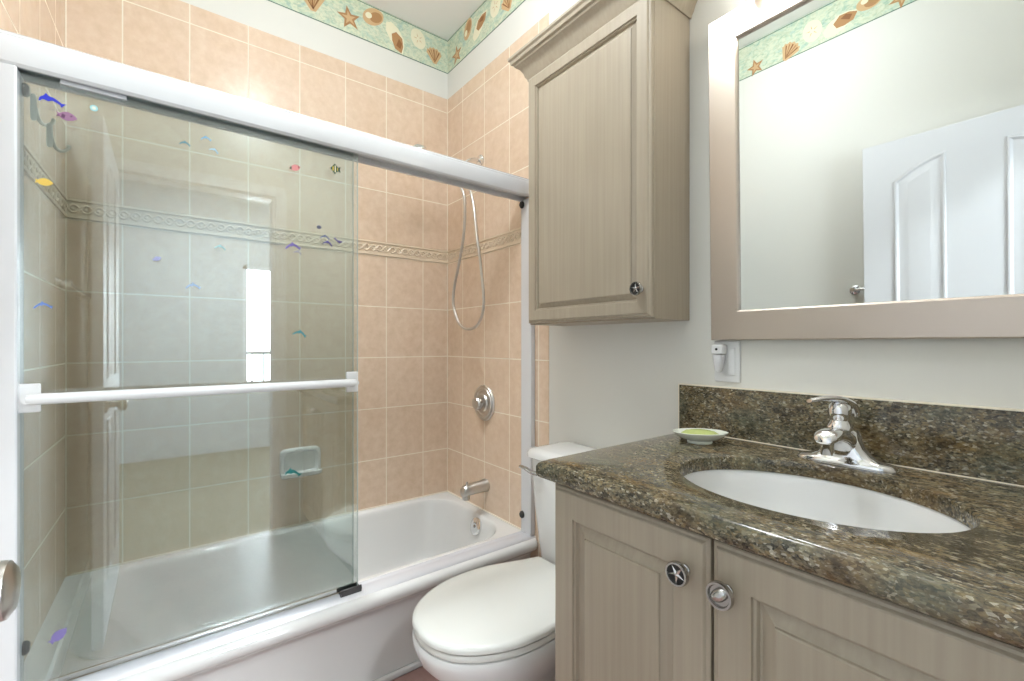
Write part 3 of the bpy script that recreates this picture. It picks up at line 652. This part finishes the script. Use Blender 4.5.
def rect_rings(x0, x1, z0, z1, y, prof):
    """prof: (inset, outward) outward is toward -y"""
    return [[(x0+i, y-o, z0+i), (x1-i, y-o, z0+i), (x1-i, y-o, z1-i), (x0+i, y-o, z1-i)] for i, o in prof]
def raised_door(parent, x0, x1, z0, z1, y, fr, t=.020, bv=.030):
    m = MB(); m.loft(rect_rings(x0, x1, z0, z1, y, [(0, 0), (0, t-.008), (.0025, t-.006), (.006, t-.005), (.009, t-.001), (.011, t), (fr, t), (fr+.001, t-.005), (fr+.005, t-.006), (fr+.007, t-.013),
        (fr+.010, t-.0135), (fr+bv, t-.006), (fr+bv+.001, t-.0025), (fr+bv+.004, t-.0015)]))
    d = m.build('door', M_cab, parent, smooth=0); off(parent, d); return d

# ---------------------------------------------------------------- wall cabinet over the toilet
WX0, WX1, WYF, WZB, WZT = .930, 1.472, -.175, 1.232, 2.150
wc = empty('wall_cabinet', ((WX0+WX1)/2, 0, WZB), 'taupe wall cabinet with raised panel door hung above the toilet', 'cabinet')
off(wc, B(WX0, WX1, WYF, -.001, WZB, WZT).build('cabinet_body', M_cab, wc, bevel=.0015))
d = raised_door(wc, WX0+.006, WX1-.002, WZB+.006, WZT-.012, WYF, .044, bv=.022)
star_knob(wc, 1.440, WYF-.020, 1.316)
# crown moulding, mitred round front and two sides
cp = [(0, -.012), (.004, -.012), (.006, -.004), (.012, .004), (.016, .018), (.026, .034), (.040, .044), (.042, .050), (.050, .054), (.052, .064), (.058, .070), (.058, .078), (0, .078)]
cr = []
for o_, h in cp:
    o2 = o_+.001
    cr.append([(WX0-o2, -.001, WZT+h), (WX0-o2, WYF-.020-o2+.018, WZT+h), (WX1+o2, WYF-.020-o2+.018, WZT+h), (WX1+o2, -.001, WZT+h)])
m = MB(); m.loft(cr, False, False, closed=False)
m.poly([cr[-1][0], cr[-1][1], cr[-1][2], cr[-1][3]])
off(wc, m.build('crown_moulding', M_cab, wc, smooth=25))

# ---------------------------------------------------------------- vanity
VX0, VX1, VYF, VZT = 1.500, 2.250, -.565, .863
va2 = empty('vanity_cabinet', ((VX0+VX1)/2, 0, 0), 'taupe vanity cabinet with two raised panel doors under granite', 'cabinet')
m = B(VX0, VX0+.018, VYF, -.001, .10, VZT-.0005); m.box(VX1-.018, VX1, VYF, -.001, .10, VZT-.0005); m.box(VX0+.018, VX1-.018, VYF, VYF+.018, .10, VZT-.0005)
m.box(VX0+.018, VX1-.018, VYF+.018, -.013, .10, .118); m.box(VX0+.018, VX1-.018, -.014, -.002, .10, VZT-.0005)
off(va2, m.build('cabinet_body', M_cab, va2, bevel=.0015))
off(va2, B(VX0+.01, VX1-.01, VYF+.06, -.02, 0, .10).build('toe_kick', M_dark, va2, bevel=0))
XM = 1.8605
raised_door(va2, VX0+.001, XM-.0025, .13, VZT-.006, VYF-.0005, .060)
raised_door(va2, XM+.0025, VX1-.032, .13, VZT-.006, VYF-.0005, .060)
off(va2, B(XM-.003, XM+.003, VYF-.004, VYF+.0, .13, VZT-.008).build('gap_shade', M_dark, va2))  # dark strip painting in the shade of the gap between the doors
star_knob(va2, 1.818, VYF-.0205, .795, .0195, .9)
shell_knob(va2, 1.888, VYF-.0205, .791)

# countertop with an oval cut-out and rounded front edge
GX0, GX1, GYF, GZ0, GZ1 = 1.462, RX-.001, -.600, .864, .903
SCX, SCY, SA, SB = 1.896, -.324, .226, .180
ct = empty('countertop', ((GX0+GX1)/2, 0, GZ0), 'polished speckled brown granite countertop with an oval cut-out', 'countertop')
N = 96
def rect_pt(t, x0, x1, y0, y1):
    c, s_ = math.cos(t), math.sin(t); k = []
    if c > 1e-9: k.append((x1-SCX)/c)
    if c < -1e-9: k.append((x0-SCX)/c)
    if s_ > 1e-9: k.append((y1-SCY)/s_)
    if s_ < -1e-9: k.append((y0-SCY)/s_)
    q = min(k); return (SCX+c*q, SCY+s_*q)
ang = sorted([2*PI*i/N for i in range(N)] + [math.atan2(y-SCY, x-SCX) % (2*PI) for x in (GX0, GX1) for y in (GYF, -.001)])
def orr(ins, z): return [(*rect_pt(t, GX0+ins, GX1, GYF+ins, -.001), z) for t in ang]
def err(k, z): return [(SCX+(SA+k)*math.cos(t), SCY+(SB+k)*math.sin(t), z) for t in ang]
m = MB()
SZ = GZ1-.030
rg = [err(0, SZ), orr(.055, SZ), orr(.050, GZ0), orr(.010, GZ0), orr(.003, GZ0+.003), orr(0, GZ0+.010), orr(0, GZ1-.013), orr(.0025, GZ1-.006), orr(.007, GZ1-.0015), orr(.013, GZ1), err(.004, GZ1), err(.001, GZ1-.0015), err(0, GZ1-.004), err(0, SZ)]
m.loft(rg, False, False)
off(ct, m.build('slab', M_gran, ct, smooth=40))
bs = B(1.449, RX-.001, -.021, -.001, GZ1+.0005, 1.039).build('backsplash', M_gran, None, bevel=.0015); tag(bs, 'dark speckled granite backsplash strip along the wall behind the faucet', 'backsplash')
m = MB(); m.box(1.447, RX-.001, -.0225, -.0005, 1.039, 1.0415); m.box(1.4465, 1.449, -.0215, -.0005, GZ1+.001, 1.041); off(bs, m.build('caulk_line', M_grout, bs, smooth=0))
m = MB(); m.box(1.452, RX-.001, -.0235, -.021, GZ1, GZ1+.0022); off(bs, m.build('caulk_line', M_grout, bs, smooth=0))

# undermount basin
sk = empty('sink_basin', (SCX, SCY, SZ-.16), 'white oval undermount sink set below the granite', 'sink')
def sr(k, z, inner=0): return [(SCX+(SA*k+inner)*math.cos(t), SCY+(SB*k+inner)*math.sin(t), z) for t in [2*PI*i/64 for i in range(64)]]
m = MB(); m.loft([sr(1, SZ-.001, .014), sr(1, SZ-.001, .003), sr(.995, SZ-.010), sr(.96, SZ-.035), sr(.90, SZ-.075), sr(.78, SZ-.110), sr(.60, SZ-.132), sr(.35, SZ-.143), sr(.09, SZ-.147),
                  sr(.09, SZ-.155), sr(.35, SZ-.152), sr(.62, SZ-.142), sr(.81, SZ-.120), sr(.93, SZ-.083), sr(.985, SZ-.04), sr(1, SZ-.015, .010), sr(1, SZ-.012, .014), sr(1, SZ-.001, .014)], False, False)
off(sk, m.build('bowl', M_porc, sk, smooth=60))
m = MB(); m.lathe([(.024, SZ-.148), (.026, SZ-.144), (.020, SZ-.142), (.012, SZ-.139), (.0001, SZ-.138)], (SCX, SCY, 0), 'Z', 24); off(sk, m.build('drain', M_chrome, sk))

# faucet
fx, fy = 1.893, -.098
fa = empty('faucet', (fx, fy, GZ1), 'polished chrome single-lever faucet on the granite behind the sink', 'faucet')
def fr(a, b, z, e=2.6, dy=0): return superell(fx, fy+dy, a, b, z, 48, e)
m = MB(); m.loft([fr(.090, .030, GZ1), fr(.091, .031, GZ1+.006), fr(.086, .028, GZ1+.013), fr(.068, .025, GZ1+.016), fr(.050, .024, GZ1+.024), fr(.036, .024, GZ1+.040), fr(.030, .025, GZ1+.058), fr(.027, .025, GZ1+.070), fr(.022, .022, GZ1+.076)])
off(fa, m.build('base', M_chrome, fa, smooth=60))
m = MB()
def fs(y, z, a, b): return [(fx+a*math.copysign(abs(math.cos(t))**.75, math.cos(t)), y+b*.35*math.sin(t), z+b*math.sin(t)) for t in [2*PI*i/28 for i in range(28)]]
m.loft([fs(fy+.012, GZ1+.042, .022, .022), fs(fy-.02, GZ1+.056, .027, .022), fs(fy-.05, GZ1+.068, .026, .017), fs(fy-.085, GZ1+.074, .024, .014), fs(fy-.112, GZ1+.072, .021, .013), fs(fy-.122, GZ1+.070, .014, .009)])
m.lathe([(.011, 0), (.012, .010), (.012, .026)], (fx, fy-.100, GZ1+.036), 'Z', 18)
off(fa, m.build('spout', M_chrome, fa, smooth=60))
m = MB(); m.lathe([(.022, .060), (.0245, .066), (.0240, .084), (.0195, .090), (.0175, .096), (.0205, .102), (.0215, .118), (.019, .128), (.012, .134), (.0001, .135)], (fx-.006, fy-.010, GZ1), 'Z', 28); off(fa, m.build('neck', M_chrome, fa, smooth=40))
m = MB(); hl = catmull([(fx+.006, fy+.030, GZ1+.104), (fx+.006, fy+.026, GZ1+.114), (fx+.002, fy+.010, GZ1+.130), (fx-.010, fy-.018, GZ1+.141), (fx-.026, fy-.046, GZ1+.142), (fx-.042, fy-.072, GZ1+.138)], 6)
nh = len(hl)-1
m.tube(hl, [(.010+.003*math.sin(PI*i/nh))*(1-.35*(i/nh)**3) for i in range(nh+1)], 14, flat=(1.3, .62)); off(fa, m.build('lever', M_chrome, fa, smooth=60))

# shell-shaped dish
dx, dy_ = 1.588, -.145; DZ0 = GZ1+.0005
dd = empty('shell_dish', (dx, dy_, DZ0), 'small white and lime green oval dish on the granite left of the faucet', 'dish')
rz = Matrix.Rotation(math.radians(38), 3, 'Z')
def dr(a, b, z, wav=0, tilt=0):
    o = []
    for i in range(48):
        t = 2*PI*i/48; k = 1+wav*math.cos(9*t); p = rz @ Vector((a*k*math.cos(t), b*k*math.sin(t), 0)); o.append((dx+p.x, dy_+p.y, DZ0+z+tilt*math.cos(t)))
    return o
m = MB(); m.loft([dr(.030, .022, 0), dr(.032, .024, .004), dr(.030, .022, .007), dr(.050, .036, .014, .01), dr(.064, .045, .024, .02), dr(.068, .048, .029, .025, .001), dr(.066, .046, .030, .025, .001), dr(.050, .034, .020, .01), dr(.028, .018, .014), dr(.005, .004, .012)])
off(dd, m.build('bowl', M_soap, dd, smooth=60))
m = MB(); m.loft([dr(.046, .028, .0185, .05), dr(.046, .028, .0235, .05), dr(.032, .020, .0315, .10), dr(.014, .010, .0345, .05), dr(.002, .002, .035)]); off(dd, m.build('inlay', M_green, dd, smooth=40, label='lime green shell pattern inside'))

# ---------------------------------------------------------------- wall plate with plug-in
pl = empty('outlet_plate', (1.588, 0, 1.055), 'white wall outlet plate just below the mirror corner', 'outlet')
m = MB(); m.box(1.551, 1.625, -.006, 0, 1.055, 1.170); off(pl, m.build('cover_plate', M_wplas, pl, bevel=.003))
m = MB(); m.box(1.592, 1.612, -.008, -.006, 1.075, 1.150); off(pl, m.build('rocker', M_wplas, pl, bevel=.002))
nl = empty('night_light', (1.572, -.007, 1.10), 'small white plug-in night light on the outlet plate', 'night light')
m = MB(); m.box(1.556, 1.590, -.034, -.0065, 1.132, 1.160); nb_ = m.build('plug_body', M_wplas, nl, bevel=.005); off(nl, nb_)
m = MB(); m.loft([superell(1.573, -.020, .016, .013, 1.131, 24, 3), superell(1.573, -.020, .015, .012, 1.120, 24, 3), superell(1.573, -.021, .010, .009, 1.090, 24, 3), superell(1.573, -.021, .005, .005, 1.082, 24, 2)]); off(nl, m.build('shade', mat('frosted_plastic', srgb(235, 235, 238), .2, trans=.15), nl, smooth=60))
m = MB(); m.lathe([(.0035, 0), (.0035, .0015), (.0001, .002)], (1.573, -.0342, 1.147), 'Y', 12); off(nl, m.build('sensor', M_rubber, nl))

# ---------------------------------------------------------------- mirror, hung with its top leaning forward a little
MX0, MX1, MZ0, MZ1, FW = 1.552, 2.232, 1.173, 2.062, .080
mi = empty('framed_mirror', ((MX0+MX1)/2, -.004, MZ0), 'rectangular wall mirror in a wide brushed champagne frame', 'mirror')
hwm = (MX1-MX0)/2; hm = MZ1-MZ0
def mr(i, o): return [(-hwm+i, -o, i), (hwm-i, -o, i), (hwm-i, -o, hm-i), (-hwm+i, -o, hm-i)]
m = MB(); m.loft([mr(0, .001), mr(0, .020), mr(.003, .023), mr(FW-.004, .024), mr(FW, .021), mr(FW+.001, .013)], False, False); m.build('frame', M_frame, mi, smooth=20)
m = MB(); m.poly(mr(FW-.002, .0145)); m.poly(list(reversed(mr(FW-.002, .0115))))
B(-hwm+FW-.004, hwm-FW+.004, -.0145, -.010, FW-.004, hm-FW+.004).build('mirror_glass', M_mirror, mi, smooth=0); m.bm.free()
B(-hwm+.02, hwm-.02, -.009, -.001, .02, hm-.02).build('backing', M_black, mi, smooth=0)
mi.rotation_euler = (math.radians(1.1), 0, 0)

# ---------------------------------------------------------------- vanity light above the mirror
vl = empty('vanity_light', (1.90, 0, 2.20), 'chrome vanity light with clear glass shades above the mirror', 'light fixture')
off(vl, B(1.66, 2.14, -.022, -.001, 2.17, 2.25).build('back_plate', M_chrome, vl, bevel=.006))
M_bulb = mat('bulb_glow', (1, 1, 1), .3, emis=(1, .80, .50), estr=1.6)
for x in (1.715, 1.90, 2.085):
    m = MB(); m.tube(catmull([(x, -.02, 2.21), (x, -.07, 2.225), (x, -.105, 2.21), (x, -.105, 2.185)], 5), .008, 10); m.lathe([(.020, 2.17), (.024, 2.19), (.016, 2.20)], (x, -.105, 0), 'Z', 18); off(vl, m.build('arm', M_chrome, vl))
    m = MB(); m.lathe([(.028, 2.178), (.040, 2.155), (.052, 2.115), (.060, 2.080), (.062, 2.070), (.060, 2.070), (.050, 2.115), (.038, 2.152), (.026, 2.176)], (x, -.105, 0), 'Z', 28); off(vl, m.build('glass_shade', M_shade, vl, smooth=60))
    m = MB(); m.lathe([(.012, 2.17), (.016, 2.155), (.027, 2.13), (.027, 2.112), (.016, 2.096), (.0001, 2.092)], (x, -.105, 0), 'Z', 20); off(vl, m.build('bulb', M_bulb, vl, smooth=60))
    l = bpy.data.lights.new('vanity_bulb_light', 'POINT'); l.energy = .32; l.color = (1, .93, .84); l.shadow_soft_size = .03
    lo = bpy.data.objects.new('vanity_bulb_light', l); COL.objects.link(lo); lo.location = (x, -.105, 2.055)

# domes and disc added out of view to carry the fill lights
def dome(x, y, label, nm='fill_dome'):
    c = empty(nm, (x, y, CZ), label, 'ceiling light', 'round domes added for fill light')
    m = MB(); m.lathe([(.16, CZ-.001), (.165, CZ-.02), (.15, CZ-.03)], (x, y, 0), 'Z', 32); off(c, m.build('rim', M_chrome, c))
    m = MB(); m.lathe([(.15, CZ-.028), (.14, CZ-.055), (.10, CZ-.078), (.0001, CZ-.086)], (x, y, 0), 'Z', 32); off(c, m.build('diffuser', mat('lit_diffuser', (1, 1, 1), .4, emis=(1, .96, .9), estr=4), c, smooth=60))
dome(1.25, -.80, 'unseen round dome added as fill light over the middle of the bathroom')  # added glowing dome above the bathroom fill
dl = empty('tub_fill_disc', (.47, -.88, CZ), 'small unseen disc added as fill light in the ceiling over the bathtub', 'ceiling light')  # added glowing disc at the tub fill
m = MB(); m.lathe([(.075, CZ-.001), (.098, CZ-.001), (.100, CZ-.006), (.080, CZ-.009), (.075, CZ-.001)], (.47, -.88, 0), 'Z', 32); off(dl, m.build('trim_ring', M_wplas, dl))
m = MB(); m.lathe([(.0001, CZ-.002), (.074, CZ-.002), (.074, CZ-.004), (.0001, CZ-.004)], (.47, -.88, 0), 'Z', 32); off(dl, m.build('lens', mat('lit_lens', (1, 1, 1), .4, emis=(1, .97, .94), estr=4), dl))
dome(3.6, -.75, 'unseen round dome added as fill light in the bedroom beyond the doorway')  # added glowing dome at the bedroom fill

# ---------------------------------------------------------------- open panel door lying along the front wall (seen in the mirror)
OX0, OX1, OYF = 1.531, 2.285, -1.440
dr_ = empty('door_1', (OX1, OYF-.017, 0), kind='structure')
off(dr_, B(OX0, OX1, OYF-.034, OYF, .012, 2.030).build('door_leaf', M_door, dr_, bevel=.002))
def door_panel(x0, x1, z0, z1, arch, left):
    """sticking and raised field; the top edge follows an arch that peaks at the middle of the door"""
    m = MB(); rings = []
    for i, o in ((0, 0), (.004, .007), (.010, .007), (.018, .0015), (.032, .0015), (.050, .007), (.052, .0072)):
        a, b = x0+i, x1-i; pts = [(a, z0+i), (b, z0+i)]
        for k in range(9):
            x = b+(a-b)*k/8; f = (x-x0)/(x1-x0); f = f if left else 1-f
            pts.append((x, z1-i*1.05-arch*(1-math.sin(f*PI/2))))
        rings.append([(x, OYF-.001+o, z) for x, z in pts])
    m.loft(rings, False, True); off(dr_, m.build('door_panel', M_door, dr_, smooth=25))
for j, (x0, x1) in enumerate([(OX0+.115, OX0+.290), (OX1-.290, OX1-.115)]):
    door_panel(x0, x1, 1.02, 1.925, .085, j == 0)
    door_panel(x0, x1, .22, .86, 0, True)
m = MB(); kx, kz = 1.590, .925
m.lathe([(.033, 0), (.033, .005), (.026, .010), (.013, .012), (.012, .030), (.018, .036), (.026, .042), (.0285, .052), (.027, .062), (.020, .067), (.0001, .068)], (kx, OYF, kz), 'Y', 36, rot=Matrix.Rotation(PI, 3, 'Z'))
off(dr_, m.build('door_knob', M_nickel, dr_, smooth=40))
# towel bar on the front wall, its free end peeping past the open door
tb = empty('towel_bar', (1.60, FY, 1.375), 'chrome towel bar end beside the open white door', 'towel bar')
for x in (1.462, 1.96):
    m = MB(); m.lathe([(.024, 0), (.023, .004), (.014, .010), (.011, .030), (.014, .040), (.010, .0435), (.0001, .044)], (x, FY, 1.375), 'Y', 24, rot=Matrix.Rotation(PI, 3, 'Z')); off(tb, m.build('post', M_chrome, tb))
m = MB(); m.tube([(1.452, FY+.031, 1.375), (1.97, FY+.031, 1.375)], .0075, 12); off(tb, m.build('bar', M_chrome, tb))
